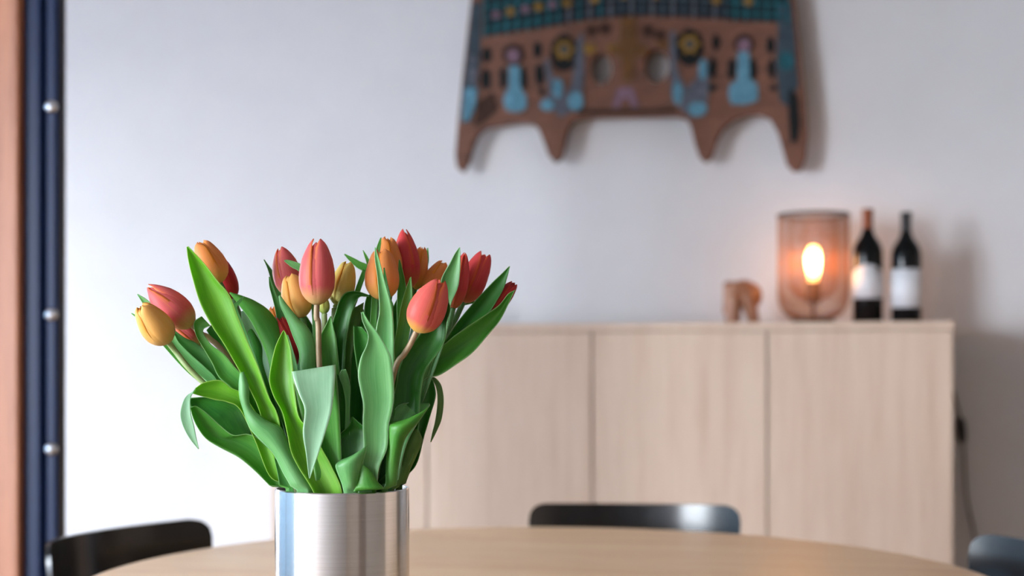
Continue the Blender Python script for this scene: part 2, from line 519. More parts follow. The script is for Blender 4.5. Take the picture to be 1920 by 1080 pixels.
# ------------------------------------------------------------------ tulips
# kind, base px, tip px, width px, depth of base / tip (cm from the vase axis), spin, pointedness, openness, length, label, stem material, stem way-points
TUL = [
 ('yellow', (317,643), (262,571), 62, -3.5, -6.0, 55, .1, .10, 'yellow-orange tulip lowest at the far left of the bunch', 'stem', [(352,688,-3.2),(388,725,-3)]),
 ('pink', (362,612), (275,535), 62, -1.0, -1.5, 110, .9, .02, 'long pink tulip leaning left above the yellow-orange one', 'stemb', [(392,634,-.6),(428,672,-.6)]),
 ('pink', (374,650), (318,600), 40, 1.6, 1.5, 90, .6, .05, 'pink tulip half hidden beneath the two leftmost blooms', 'stem', []),
 ('orange', (413,532), (374,450), 58, -1.8, -2.0, 115, .15, .10, 'orange tulip behind the tall bright leaf at upper left', 'stemd', [(425,566,-1.6)]),
 ('crimson', (438,562), (402,470), 40, 1.4, 1.2, 120, .8, .05, 'dark red tulip sliver behind the upper left orange bloom', 'stemd', []),
 ('pink', (549,556), (526,462), 54, 1.8, 1.8, 60, .9, .13, 'pink tulip just behind and left of the tallest central bloom', 'stem', []),
 ('yellow', (566,597), (543,512), 57, -1.0, -1.2, 65, .2, .10, 'plump yellow-orange tulip tucked below the left of the central pink bloom', 'stemd', []),
 ('pink', (594,573), (596,447), 68, -4.3, -4.3, 75, .75, .16, 'large upright pink tulip in the middle with a bare stem', 'stemb', [(597,610,-4.2),(599,690,-4.0)]),
 ('lemon', (632,574), (655,489), 47, -.6, -.6, 65, .25, .10, 'greenish yellow tulip right of the central pink bloom', 'stem', []),
 ('bud', (608,589), (607,553), 22, -1.8, -1.8, 90, .4, .05, 'small green closed bud under the central pink bloom', 'stem', [(610,640,-1.8)]),
 ('orange', (717,564), (716,466), 64, -2.2, -2.2, 75, .12, .12, 'broad orange tulip with a leaf blade across its front', 'stemd', []),
 ('orange', (730,532), (727,443), 52, 1.6, 1.6, 102, .12, .10, 'orange tulip directly behind the broad orange one', 'stemd', []),
 ('red', (767,542), (757,427), 48, 3.4, 3.4, 125, .9, .10, 'tall red tulip at the very top right of centre', 'stemd', []),
 ('orange', (777,545), (792,462), 36, 5.0, 5.2, 100, .2, .10, 'slim orange tulip right beside the tall red one', 'stemd', [(795,560,4.6)]),
 ('orange', (798,550), (834,490), 40, 5.0, 5.4, 70, .1, .10, 'dull orange tulip mostly hidden behind the front coral bloom', 'stemd', []),
 ('coral', (780,623), (827,522), 70, -5.3, -6.0, 108, .8, .17, 'coral pink tulip standing foremost on the right, leaning right', 'stemb', [(758,664,-4.9),(741,692,-4.4)]),
 ('red', (849,580), (873,473), 38, .2, .2, 90, .8, .06, 'slender red tulip behind the upright leaf on the right', 'stemd', [(838,620,.2),(800,690,0)]),
 ('red', (868,568), (911,473), 50, 2.6, 2.8, 92, .95, .34, 'red tulip opening its pointed petals at upper right', 'stemd', [(850,605,2.4),(806,680,1.8)]),
 ('crimson', (914,592), (966,529), 34, 1.6, 1.4, 90, .95, .30, 'dark red tulip at the far right between two long leaves', 'stemd', [(870,640,1.2),(806,694,.6)]),
 ('crimson', (562,684), (523,590), 38, -1.2, -1.4, 95, .8, .25, 'dark red tulip buried among the leaves left of centre', 'stemd', []),
 ('orange', (530,640), (511,573), 30, 1.2, 1.2, 90, .2, .10, 'orange tulip glimpse low between the left centre leaves', 'stemd', []),
]
def interp(xs, ys, t): return float(np.interp(t, xs, ys))
RT = [0, .03, .08, .16, .28, .42, .56, .70, .82, .92, 1.0]
RR = [.10, .34, .58, .80, .96, 1.0, .95, .80, .58, .36, .10]
def make_tulip(i, spec):
    kind, b, tp, wpx, db, dt, spin, sharp, opn, label, smat, way = spec
    B = pv(b[0], b[1], db); Tp = pv(tp[0], tp[1], dt)
    ax = Tp - B; L = ax.length; ax.normalize()
    rmax = wpx / F * (VD + db / 100) / 2
    e1 = ax.cross(Vector((sn, -cs, 0)))
    e1.normalize(); e2 = ax.cross(e1)
    # stem foot inside the vase
    ang = random.uniform(0, 6.28)
    bxr = max(-.042, min(.042, (b[0] - 642) / F * VD * .25))
    fx, fy = c2w((642 - 960) / F * VD + bxr * .5 + .008 * math.cos(ang), VD + max(-.035, min(.035, db / 100 * .5)) + .008 * math.sin(ang))
    foot = Vector((fx, fy, TZ + .010))
    root = thing('tulip', foot, label, 'tulip', 'tulips in the steel vase')
    # petals
    nu, nv = 12, 20
    for layer in (1, 0):
        for k in range(3):
            phi = R(spin) + k * 2 * math.pi / 3 + (math.pi / 3 if layer else 0)
            V, UV, Fc = [], [], []
            tl = 1.0 - (.05 if layer else 0) - random.uniform(0, .035)
            bulge = random.uniform(.97, 1.03)
            for j in range(nv + 1):
                t = j / nv
                r0 = interp(RT, RR, t)
                r0 += opn * max(0, (t - .55) / .45) ** 1.3
                if sharp < .35: r0 += .16 * max(0, (t - .7) / .3) * (1 - max(0, (t - .93) / .07) ** 2 * .8)
                r = rmax * r0 * (.93 if layer else 1.0) * bulge
                if sharp > .5:
                    al = interp([0, .1, .3, .5, .7, .85, .95, 1], [70, 68, 66, 64, 60, 52, 34, 5], t)
                else:
                    al = interp([0, .1, .3, .5, .7, .85, .94, .98, 1], [70, 68, 66, 66, 66, 64, 56, 40, 8], t)
                for ii in range(nu + 1):
                    u = -1 + 2 * ii / nu
                    th = phi + R(al) * u
                    rr = r * (1.04 - (.15 - .075 * u) * abs(u) ** 2.0 + (.03 * max(0, u - .8) / .2))
                    tt = t * tl
                    if sharp < .35: tt -= .05 * u * u * max(0, t - .7) / .3
                    p = B + ax * (L * tt) + (e1 * math.cos(th) + e2 * math.sin(th)) * rr
                    V.append(p); UV.append(((u + 1) / 2, t))
            for j in range(nv):
                for ii in range(nu):
                    Fc.append((j*(nu+1)+ii, j*(nu+1)+ii+1, (j+1)*(nu+1)+ii+1, (j+1)*(nu+1)+ii))
            o = mesh('petal', V, Fc, PET[kind], root, True, UV)
            md = o.modifiers.new('thickness', 'SOLIDIFY'); md.thickness = .0007; md.offset = -1
    # stem
    rimx = 642 + max(-86, min(86, (b[0] - 642) * .42))
    dr = max(-4.2, min(4.2, db * .75))
    xr = (rimx - 642) / 17.9
    mxd = math.sqrt(max(.2, 5.2 ** 2 - xr ** 2)); dr = max(-mxd, min(mxd, dr))
    pts = [np.array(B + ax * (L * .03)), np.array(B - ax * .012)]
    pts += [np.array(pv(*q)) for q in way]
    last = way[-1] if way else (b[0], b[1], db)
    pts.append(np.array(pv(last[0] * .45 + rimx * .55, last[1] * .5 + 922 * .5, last[2] * .5 + dr * .5)))
    pts += [np.array(pv(rimx, 922, dr)), np.array(foot)]
    cp = catmull(np.array(pts), 7)
    MB().tube([Vector(p) for p in cp], .0030, 10).build('stem', M[smat], root, True)
    return root
tulips = [make_tulip(i, s_) for i, s_ in enumerate(TUL)]

# leaves: (tulip index, material, depth at base, depth at tip, cup cm, stations base->tip of (xl,yl,xr,yr[,d]))
LV = [
 # tall bright blade, front left
 (3, 'b', -5.2, -5.6, .7, [(500,832,532,826),(487,772,520,776),(470,733,504,744),(445,688,485,690),(420,645,464,640),(398,612,445,592),(376,570,430,553),(362,525,409,528),(353,488,383,494),(350,463,353,462)]),
 # arching dark leaf
 (4, 'm', -1.5, -2.5, -.6, [(512,742,548,735),(505,685,538,672),(492,645,530,622),(471,603,507,585),(452,577,481,566),(441,563,458,556),(430,549,432,548)]),
 (4, 'p', .6, .8, .3, [(480,710,510,700),(465,655,498,645),(455,612,480,605),(452,584,460,581)]),
 (6, 'd', -1.8, -1.2, -.4, [(478,730,508,730),(474,685,493,682),(463,645,491,650),(463,625,478,625),(469,617,472,617)]),
 (4, 'g', -3.4, -4.0, .1, [(458,640,466,632),(438,590,447,585),(436,573,445,575),(446,564,451,567),(456,555,457,556)]),
 # bright green leaf curling through the centre left
 (19, 'b', -5.9, -5.2, .8, [(590,928,642,928),(560,877,622,875),(546,848,606,846),(539,815,585,808),(530,775,562,785),(513,742,554,745),(505,715,551,715),(508,688,549,690),(516,652,545,655),(527,627,537,628),(531,620,532,619)]),
 # leaf bending over the front: rising back half, then hanging pale half
 (7, 'm', -5.2, -5.6, .3, [(596,928,640,928),(583,850,640,850),(560,760,636,760),(549,712,631,700),(547.5,699,629.5,687)]),
 # front centre leaf
 (8, 'g', -6.2, -6.2, .35, [(672,928,706,928),(680,880,710,880),(682,840,726,840),(680,795,729,797),(681,760,736,768),(676,733,739,740),(671,703,737,698),(676,672,732,667),(687,648,719,642),(690,628,706,622),(680,603,691,602),(677,586,681,584)]),
 (8, 'd', -3.2, -3.2, .5, [(680,750,712,750),(670,692,704,690),(664,650,702,650),(663,625,692,630),(663,611,678,613)]),
 # folded right: small dark one below
 (9, 'm', -6.3, -6.6, -.4, [(664,928,722,928),(670,905,708,903),(675,886,695,883),(679,872,682,872)]),
 # leaf behind the right funnel
 (15, 'o', -3.4, -3.6, -.5, [(734,928,750,928),(744,887,766,888),(751,847,783,850),(764,815,792,826),(777,804,784,805)]),
 (14, 'o', -1.2, -1.0, .2, [(738,928,757,924),(750,902,763,900),(766,873,775,871),(780,853,783,852)]),
 # right drooping pair
 (16, 'd', -1.6, -1.2, .4, [(752,885,780,872),(775,835,796,815),(784,775,808,775),(787,738,817,742),(789,712,813,717),(795,699,806,702)]),
 (16, 'o', -.8, -1.6, .15, [(792,735,800,742),(800,715,806,720),(806,710,813,707),(813,716,825,718),(819,733,830,732),(820,757,832,754),(816,788,828,786),(810,813,819,808),(807,829,808.5,829)]),
 # two long right leaves
 (18, 'm', -1.4, -1.6, .7, [(757,815,780,800),(776,752,796,735),(795,712,815,667),(823,704,842,638),(856,683,867,619),(886,661,892,602),(914,629,915,587),(937,601,937,571),(953,570,953,551),(964,546,966,544)]),
 (17, 'd', .3, .3, .6, [(770,770,795,755),(795,712,815,690),(818,662,845,655),(838,634,872,628),(858,604,897,604),(884,572,917,586),(906,548,932,563),(925,528,944,541),(942,512,951,519),(954,500,956,499)]),
 # broad leaf behind the coral bloom
 (15, 'd', -3.8, -3.4, .8, [(738,870,770,865),(736,800,785,800),(736,735,789,738),(738,700,799,694),(757,660,822,661),(785,630,834,638),(800,600,837,605),(820,580,844,581),(837,560,840,559)]),
 (16, 'g', -1.6, -1.8, .5, [(812,650,832,645),(820,595,842,590),(826,563,847,566),(827,525,859,537),(843,494,863,500),(853,475,863,481),(861,464,862.5,464)]),
 # leaf across the broad orange bloom
 (10, 'g', -4.4, -5.0, .3, [(706,720,738,710),(703,650,739,655),(705,618,738,608),(711,585,735,580),(710,552,729,554),(707,515,720,522),(703,487,712,490),(702.5,464,704,464)]),
 (10, 'd', -4.0, -4.4, .2, [(716,590,737,595),(719,550,733,560),(719,525,727,532),(719,502,721,502)]),
 (11, 'm', -1.2, -1.2, .15, [(700,520,712,515),(702,490,711,488),(704,472,713,468),(708,458,714.5,456),(713,446,715,445)]),
 # two blades between the orange and coral blooms
 (15, 'm', -3.6, -3.4, .4, [(733,700,748,700),(737,658,762,655),(746,605,770,610),(752,573,773,572),(760,545,773,545),(769,520,771,519)]),
 (12, 'm', -1.6, -1.6, .3, [(742,640,762,630),(744,575,763,565),(746,525,760,530),(747,500,755,507),(748,487,750,487)]),
 (7, 'g', -3.0, -3.4, -.5, [(554,760,597,760),(557,697,594,692),(561,664,591,646),(549,630,580,618),(537,598,559,596),(526,574,538,571),(522.5,555,525,553)]),
 (6, 'd', -1.8, -1.8, .2, [(526,660,544,650),(518,592,535,598),(511,560,525,567),(505,537,516,546),(504,519,506,519)]),
 (5, 'd', 3.2, 3.2, .1, [(515,560,527,550),(504,512,516,516),(494,486,496,487)]),
 (5, 'g', -1.2, -1.4, .1, [(580,532,588,518),(562,510,567,497),(548,502,551,490),(538,494,539,487),(532.5,489,533,488)]),
 # centre dark leaf with curled top
 (8, 'd', -1.8, -2.4, .6, [(606,730,645,730),(612,660,648,655),(621,615,654,612),(630,584,662,580),(637,563,669,563),(648,549,676,556),(668,546,684,556),(691,553,692,556)]),
 (9, 'm', -2.8, -2.8, .4, [(606,740,640,740),(602,670,634,670),(601,632,630,634),(611,609,625,613),(619,593,621,593)]),
 (8, 'o', 1.0, 1.0, .3, [(626,740,655,735),(640,645,664,645),(653,606,677,602),(662,578,682,567)]),
 (11, 'd', -.2, .2, .4, [(688,700,720,700),(684,620,714,620),(683,578,713,575),(688,553,706,553)]),
 (12, 'm', 3.8, 4.2, .1, [(700,560,712,550),(686,516,694,502),(668,501,675,490),(655,489,660,482),(645,477,647,476)]),
 (12, 'd', 2.2, 2.2, .1, [(648,610,660,610),(662,555,672,558),(673,523,682,527),(680,505,688,508)]),
 (12, 'm', 4.6, 4.8, .1, [(693,540,703,535),(688,498,696,497),(683,480,689,481),(680,469,681,469)]),
 (13, 'm', 6.0, 6.4, .1, [(785,560,798,560),(792,520,799,524),(798,486,804,489),(801,465,803,465)]),
 # left group
 (0, 'g', -1.8, -1.2, .3, [(436,775,462,755),(396,724,416,706),(360,692,376,672),(325,650,342,643),(290,602,306,589),(268,570,277,563),(257,552,258,551)]),
 (0, 'm', .0, .2, .15, [(392,735,402,722),(347,694,356,684),(307,650,320,644),(275,613,286,606),(246,588,247,587)]),
 (1, 'd', -2.4, -1.8, .3, [(446,790,470,765),(408,716,422,698),(384,689,402,677),(353,661,372,646),(334,641,346,633),(325,621,327,619)]),
 (1, 'm', -3.2, -3.4, .4, [(462,800,485,775),(440,737,465,716),(411,708,440,688),(397,680,420,664),(383,656,396,646),(369,632,382,626),(363,612,382,617),(366,601,389,613),(378,593,395,611)]),
 (1, 'd', .4, .4, .3, [(445,735,468,715),(420,676,438,655),(400,642,420,618),(387,619,399,606)]),
 # arch and hanging pale half, front left
 (2, 'b', -4.6, -5.4, .5, [(505,892,525,884),(478,826,498,806),(450,768,458,742),(426,754,433,727),(405,750,413,713),(382,744,386,716),(362,738,367,727)]),
 # bulging cupped leaf
 (0, 'm', -4.2, -5.4, .8, [(526,931,543,931),(505,910,532,900),(478,883,520,862),(448,858,494,828),(416,841,466,814),(388,824,438,816),(372,804,413,798),(362,784,388,775),(358.5,771,369,762),(357,765,360,763)]),
 # long pale wrapped leaf
 (5, 'g', -5.4, -5.2, -.6, [(552,928,589,928),(530,885,569,885),(512,850,547,848),(487,824,527,803),(468,802,503,790),(457,772,474,768),(449,743,467,749),(448,720,467,725),(450,698,457,697)]),
 (5, 'm', -4.0, -4.2, .4, [(505,815,530,805),(475,768,502,782),(464,745,482,750),(467,724,475,721)]),
 (2, 'd', -4.6, -4.8, .2, [(527,930,553,928),(521,892,543,903),(514,858,523,866)]),
 # centre back leaves
 (9, 'g', -4.4, -4.4, .2, [(648,765,656,760),(643,727,657,727),(636,706,653,706),(640,694,648,692)]),
 (9, 'd', -4.2, -4.0, .4, [(626,928,652,928),(622,850,657,850),(620,790,656,790),(624,740,653,750),(630,700,645,713)]),
 (19, 'm', -3.8, -3.8, .3, [(553,850,572,850),(553,785,574,792),(549,738,567,742),(551,704,560,710)]),
 (19, 'g', -3.4, -3.4, .2, [(548,750,564,750),(545,692,559,694),(541,650,549,655),(537,628,540,628)]),
 (17, 'd', 3.6, 3.8, .05, [(830,610,836,618),(845,583,847,577),(867,574,867,567),(890,568,890,563)]),
 # inner and rear foliage
 (13, 'd', 2.5, 3.5, .5, [(690,820,740,820),(700,720,755,720),(712,640,765,640),(735,580,765,585),(752,548,758,548)]),
 (12, 'd', 2.0, 3.0, .5, [(640,820,690,820),(640,720,700,720),(648,650,700,650),(662,600,692,600),(672,572,676,572)]),
 (6, 'd', 2.0, 3.0, .5, [(560,840,610,840),(545,740,605,740),(540,670,600,670),(548,620,590,620),(566,588,572,588)]),
 (3, 'd', 1.0, 1.5, .5, [(520,850,560,850),(490,770,535,760),(455,720,500,700),(440,690,470,660),(438,655,442,652)]),
 (16, 'd', 1.0, 2.0, .5, [(700,860,745,850),(725,780,780,770),(755,710,812,700),(785,655,825,650),(822,615,826,613)]),
 (18, 'd', -2.4, -2.2, .4, [(690,928,735,926),(700,870,745,870),(715,810,760,810),(735,765,765,765),(752,740,756,740)]),
]
# second strips that belong to the same leaf: leaf list index -> list of (material, d0, d1, cup, stations)
EXTRA = {
 6: [('p', -5.6, -7.6, .25, [(547.5,699,629.5,687),(548,698,629,685,-6.3),(551,712,628.5,702,-7.0),(560,738,626,738,-7.3),(571,768,621,774,-7.6),(568,812,611,808,-7.8),(574,852,598,848,-7.8),(578,886,586,882,-7.7),(579.5,897,581,897,-7.6)])],
 40: [('p', -5.4, -6.4, .2, [(362,738,367,727,-5.4),(353,740,362,736,-5.8),(344,751,357,749,-6.2),(337.5,775,358,775,-6.4),(342,797,363.5,797,-6.4),(355,822,368,820,-6.3),(371,842,373,842,-6.2)])],
 41: [('d', -3.4, -4.2, .5, [(436,846,472,812),(408,824,464,790),(382,802,453,763),(364,780,426,752),(357,760,391,745),(356,749,358,746)])],
}
# rolled funnels: each a leaf of two strips
FUN = [
 (9, 'm', [('d', -5.2, -4.6, .7, [(644,929,669,929),(634,886,679,874),(624,850,688.5,836),(619,832,691.5,819),(638,813,687,804),(654,798,673,792),(659,783,661,781)]),
           ('g', -5.9, -6.9, -.7, [(646,929,669,929,-5.9),(641,907,672,906,-6.3),(632,884,679,874,-6.6),(630,871,685,852,-6.6),(643,861,689,834,-6.0,3)])]),
 (15, 'm', [('g', -4.6, -3.0, .5, [(724,929,741,929),(727,840,760,840),(729,795,785,790),(735,776,800,768),(747,760,806,760),(766,755,805,756)]),
            ('m', -4.9, -6.4, -.8, [(723,929,741,929,-4.9),(724,872,748,872,-5.4),(727,832,757,830,-5.8),(728,812,768,810,-6.0),(729,799,784,792,-6.1),(729.5,792,806,761,-5.2,7)])]),
]
NU = 10
def strip(st, d0, d1, cup, ext=None):
    S_ = []
    n = len(st)
    for i, q in enumerate(st):
        d = q[4] if len(q) > 4 else d0 + (d1 - d0) * i / max(1, n - 1)
        S_.append((q[0], q[1], q[2], q[3], d, q[5] if len(q) > 5 else 0))
    if ext is not None:
        x0 = (S_[0][0] + S_[0][2]) / 2; y0 = (S_[0][1] + S_[0][3]) / 2
        if y0 < 915:
            xr = 642 + max(-80, min(80, (x0 - 642) * .55))
            dr = max(-3.6, min(3.6, d0 * .55))
            xm = x0 * .5 + xr * .5
            hw = (abs(S_[0][2] - S_[0][0]) * .5 + 8) * .5
            S_ = [(xr - 8, 990, xr + 8, 990, dr, 0), (xr - 9, 924, xr + 9, 924, dr, 0), (xm - hw, y0 * .5 + 462, xm + hw, y0 * .5 + 462, d0 * .75 + dr * .25, 0)] + S_
        else:
            xr = 642 + (x0 - 642) * .85
            S_ = [(xr - 10, 1000, xr + 10, 1000, d0 * .7, 0)] + S_
    rows = []
    for xl, yl, xr, yr, d, sag in S_:
        wd = math.hypot(xr - xl, yr - yl)
        cp = cup * min(1, wd / 40)
        row = []
        for k in range(NU + 1):
            s = k / NU
            row.append((xl + (xr - xl) * s, yl + (yr - yl) * s + sag * 4 * s * (1 - s), d + cp * (1 - (2 * s - 1) ** 2)))
        rows.append(row)
    A = catmull(np.array(rows), 6)
    m = len(A)
    V, UV = [], []
    for j in range(m):
        for k in range(NU + 1):
            x, y, d = A[j, k]
            p = pv(x, y, d)
            if p.z < VH + .004:                       # keep inside the vase mouth
                v = Vector((p.x - VX, p.y - VY, 0))
                lim = VR - .0055
                if v.length > lim:
                    v *= lim / v.length
                    p = Vector((VX + v.x, VY + v.y, p.z))
                if p.z < TZ + .012: p.z = TZ + .012
            V.append(p); UV.append((k / NU, j / (m - 1)))
    Fc = [(j*(NU+1)+k, j*(NU+1)+k+1, (j+1)*(NU+1)+k+1, (j+1)*(NU+1)+k) for j in range(m - 1) for k in range(NU)]
    return V, UV, Fc
def leaf(ti, strips):
    V, UV, Fc, mi, mats = [], [], [], [], []
    for q, (mt, d0, d1, cup, st) in enumerate(strips):
        v, uv, fc = strip(st, d0, d1, cup, ext=True if q == 0 else None)
        n = len(V)
        if M[mt] not in mats: mats.append(M[mt])
        V += v; UV += uv; Fc += [tuple(i + n for i in f) for f in fc]; mi += [mats.index(M[mt])] * len(fc)
    o = mesh('leaf', V, Fc, mats, tulips[ti], True, UV)
    for p, k in zip(o.data.polygons, mi): p.material_index = k
    md = o.modifiers.new('thickness', 'SOLIDIFY'); md.thickness = .0006; md.offset = 0
    return o
for i, (ti, mt, d0, d1, cup, st) in enumerate(LV):
    leaf(ti, [(mt, d0, d1, cup, st)] + EXTRA.get(i, []))
for ti, mt, ss in FUN:
    leaf(ti, ss)

# ------------------------------------------------------------------ wall carving
CY = YB - .085                       # front plane of the carved board
M['cw'] = wood('carved_wood', srgb(114, 74, 56), srgb(70, 43, 31), (14, 14, 60), .75)
def paint(name, c): 
    M[name] = plain(name, c, .75, var=.16, scale=55, spec=.25)
for _k, _c in dict(teal=(26, 78, 88), sky=(82, 128, 148), grey=(80, 84, 94), black=(10, 15, 17), yellow=(126, 96, 38), pink=(112, 88, 102), ochre=(92, 62, 32), slate=(48, 62, 72), umber=(54, 33, 24)).items():
    paint('paint_' + _k, srgb(*_c))
cc = onY(1185, 215, CY)
carv = thing('wall_carving', (cc.x, CY, cc.z), 'carved wooden wall panel with four pointed feet and painted lattice', 'carving')
OUT = [(900,-330),(896,-200),(885,0),(878,60),(868,150),(860,230),(855,290),(858,312),(866,319),(874,305),(882,275),(893,250),(908,237),(940,231),(975,226),(998,228),(1011,240),(1021,265),(1030,290),(1040,301),(1050,293),(1057,264),(1064,236),(1076,222),(1110,217),(1200,215),(1268,214),(1288,220),(1297,236),(1305,270),(1313,293),(1322,301),(1332,293),(1340,266),(1352,241),(1375,221),(1400,212),(1425,210),(1445,220),(1460,246),(1470,281),(1477,306),(1488,318),(1500,316),(1508,295),(1512,250),(1508,180),(1500,100),(1492,30),(1488,0),(1476,-200),(1470,-330),(1185,-370)]
HOLES = [[(1127 + 22 * math.cos(a), 128 + 31 * math.sin(a)) for a in [k * math.pi / 10 for k in range(20)]],
         [(1231 + 25 * math.cos(a), 124 + 33 * math.sin(a)) for a in [k * math.pi / 10 for k in range(20)]]]
cu = bpy.data.curves.new('board', 'CURVE'); cu.dimensions = '2D'; cu.fill_mode = 'BOTH'; cu.extrude = .014; cu.bevel_depth = .004; cu.bevel_resolution = 2
for poly in [OUT] + HOLES:
    sp = cu.splines.new('POLY'); sp.points.add(len(poly) - 1); sp.use_cyclic_u = True
    for q, (x, y) in zip(sp.points, poly):
        p = onY(x, y, CY); q.co = (p.x, p.z, 0, 1)
tmp = bpy.data.objects.new('tmp', cu); C.objects.link(tmp)
bpy.context.view_layer.update()
dg = bpy.context.evaluated_depsgraph_get()
me = bpy.data.meshes.new_from_object(tmp.evaluated_get(dg))
bpy.data.objects.remove(tmp)
board = bpy.data.objects.new('board', me); C.objects.link(board)
me.transform(Matrix.Translation((0, .018, 0)) @ Matrix.Rotation(R(90), 4, 'X'))
# after the turn: (x, -z, y) -> put into place
vs_ = [v.co.copy() for v in me.vertices]
for v, q in zip(me.vertices, vs_): v.co = (q.x - carv.location.x, q.y, q.z - carv.location.z)
me.materials.clear(); me.materials.append(M['cw']); board.parent = carv
for xx in (1000, 1400):
    p = onY(xx, -60, CY)
    MB().box(p.x - .03, p.x + .03, CY + .030, YB, p.z - .03, p.z + .03).build('wall_mount', M['cw'], carv)
def deco(name, poly, mat, th=.004, base=0.0):
    P_ = [onY(x, y, CY - base) for x, y in poly]
    return MB().prism([p + Vector((0, -th, 0)) for p in P_], (0, th + .001, 0)).build(name, M[mat], carv)
def rect(cx, cy, w_, h_): return [(cx - w_/2, cy - h_/2), (cx + w_/2, cy - h_/2), (cx + w_/2, cy + h_/2), (cx - w_/2, cy + h_/2)]
def oval(cx, cy, a, b, n=14): return [(cx + a * math.cos(2*math.pi*k/n), cy + b * math.sin(2*math.pi*k/n)) for k in range(n)]
def star(cx, cy, r, n=6): return [(cx + (r if k % 2 == 0 else r*.62) * math.cos(math.pi*k/n), cy + (r if k % 2 == 0 else r*.62) * math.sin(math.pi*k/n)) for k in range(2*n)]
low = lambda x: interp([880, 905, 1000, 1100, 1180, 1300, 1400, 1490], [74, 70, 55, 38, 30, 33, 40, 44], x)
deco('lattice_ground', [(906,-230)] + [(1472,-230)] + [(x, low(x)) for x in (1478, 1400, 1300, 1180, 1100, 1000, 906)], 'paint_black', .002)
k = 0
for x in np.arange(908, 1478, 19.5):
    col = 'paint_teal' if (x < 1030 or x > 1370) else ('paint_slate' if k % 2 else 'paint_grey')
    if 1030 < x < 1130 and k % 2: col = 'paint_teal'
    deco('lattice_bar', [(x, -225), (x + 6, -225), (x + 6, low(x + 4)), (x, low(x + 4))], col, .004, .002); k += 1
for r_ in range(13):
    off = 14 + r_ * 20
    for (xa, xb, col) in ((906, 1040, 'paint_teal' if r_ % 2 == 0 else 'paint_slate'), (1040, 1360, 'paint_slate'), (1360, 1476, 'paint_teal')):
        xs = np.linspace(xa, xb, 6)
        deco('lattice_rail', [(x, low(x) - off - 2.6) for x in xs] + [(x, low(x) - off + 2.6) for x in xs[::-1]], col, .003, .002)
for x, y in ((957,22),(1010,13),(1063,6),(1115,-2),(1343,0),(1403,3),(1170,-10),(1230,-10)):
    deco('yellow_rosette', star(x, y, 10), 'paint_yellow', .005, .006)
for x, y in ((930,28),(985,18),(1036,9)): deco('pink_rosette', oval(x, y, 7, 7), 'paint_pink', .005, .006)
for x, y, w_, h_ in ((913,103,14,26),(911,148,15,36),(1008,94,14,27),(1012,140,15,36),(944,146,12,36),(982,146,12,36),(1016,172,11,11),(1343,80,12,28),(1337,127,12,34),(1337,165,13,11),(1372,130,13,36),(1412,130,13,36),(1445,85,12,28),(1447,130,12,34),(1450,165,13,10)):
    deco('black_slot', [(cx + random.uniform(-1, 1), cy) for cx, cy in oval(x, y, w_ * .66, h_ * .60, 10)], 'paint_black', .002)
for x, y, r_ in ((963,102,23),(1395,82,21)):
    deco('dark_roundel', oval(x, y, r_, r_ * .95), 'paint_umber', .002); deco('pink_rosette', oval(x, y + 3, 12, 13), 'paint_pink', .005, .002)
for x, y in ((1058,95),(1293,85)):
    deco('dark_roundel', oval(x, y + 4, 27, 36), 'paint_black', .002); deco('yellow_rosette', star(x, y - 2, 22), 'paint_yellow', .006, .002); deco('rosette_heart', oval(x, y - 2, 8, 8), 'paint_slate', .003, .008)
deco('blue_jug', [(955,124),(975,124),(976,165),(987,180),(987,203),(972,211),(950,208),(944,190),(948,175),(955,163)], 'paint_sky', .005)
deco('blue_jug', [(1383,98),(1405,98),(1406,148),(1420,158),(1421,188),(1400,196),(1372,196),(1366,180),(1368,160),(1383,150)], 'paint_sky', .005)
deco('grey_bracket', [(1020,112),(1030,112),(1042,165),(1058,180),(1072,160),(1084,70),(1094,60),(1096,140),(1092,180),(1070,212),(1050,220),(1036,205),(1022,205),(1014,192),(1030,178)], 'paint_grey', .005)
deco('sky_patch', oval(1026,197,13,11), 'paint_sky', .003, .005); deco('sky_patch', oval(1080,190,14,18), 'paint_sky', .003, .005); deco('sky_patch', oval(1046,165,10,18), 'paint_sky', .003, .005)
deco('grey_bracket', [(1256,60),(1266,58),(1270,130),(1285,165),(1305,150),(1315,115),(1328,110),(1330,160),(1325,205),(1300,222),(1282,210),(1262,190),(1256,140)], 'paint_grey', .005)
deco('sky_patch', oval(1308,205,18,13), 'paint_sky', .003, .005); deco('sky_patch', oval(1270,175,9,22), 'paint_sky', .003, .005); deco('sky_patch', oval(1318,130,8,20), 'paint_sky', .003, .005)
deco('centre_cross', [(1165,32),(1192,32),(1195,80),(1218,92),(1214,104),(1190,106),(1186,152),(1168,152),(1165,106),(1146,104),(1142,92),(1162,82)], 'paint_ochre', .005)
for x in (1105, 1152): deco('gold_patch', oval(x, 92, 14, 9), 'paint_yellow', .004)
deco('gold_patch', oval(1243, 84, 12, 8), 'paint_ochre', .004)
for x, y in ((1110,58),(1135,54),(1216,58),(1238,66)): deco('dark_roundel', oval(x, y, 12, 12), 'paint_umber', .002)
deco('grey_arch', [(1148,202),(1158,166),(1186,164),(1198,200),(1186,202),(1176,184),(1168,186),(1160,203)], 'paint_pink', .004)
deco('edge_band', [(886,5),(903,5),(900,120),(893,180),(884,228),(866,232),(868,170),(878,80)], 'paint_slate', .003)
deco('sky_patch', [(872,165),(896,165),(890,205),(878,226),(866,228),(868,195)], 'paint_sky', .003, .003)
for y in (112, 135, 152): deco('grey_rosette', oval(887, y, 9, 10), 'paint_grey', .003, .003)
deco('edge_band', [(1462,5),(1484,5),(1492,90),(1497,160),(1478,200),(1462,190),(1455,120)], 'paint_slate', .003)
deco('sky_patch', oval(1474,115,14,18), 'paint_teal', .003, .003)
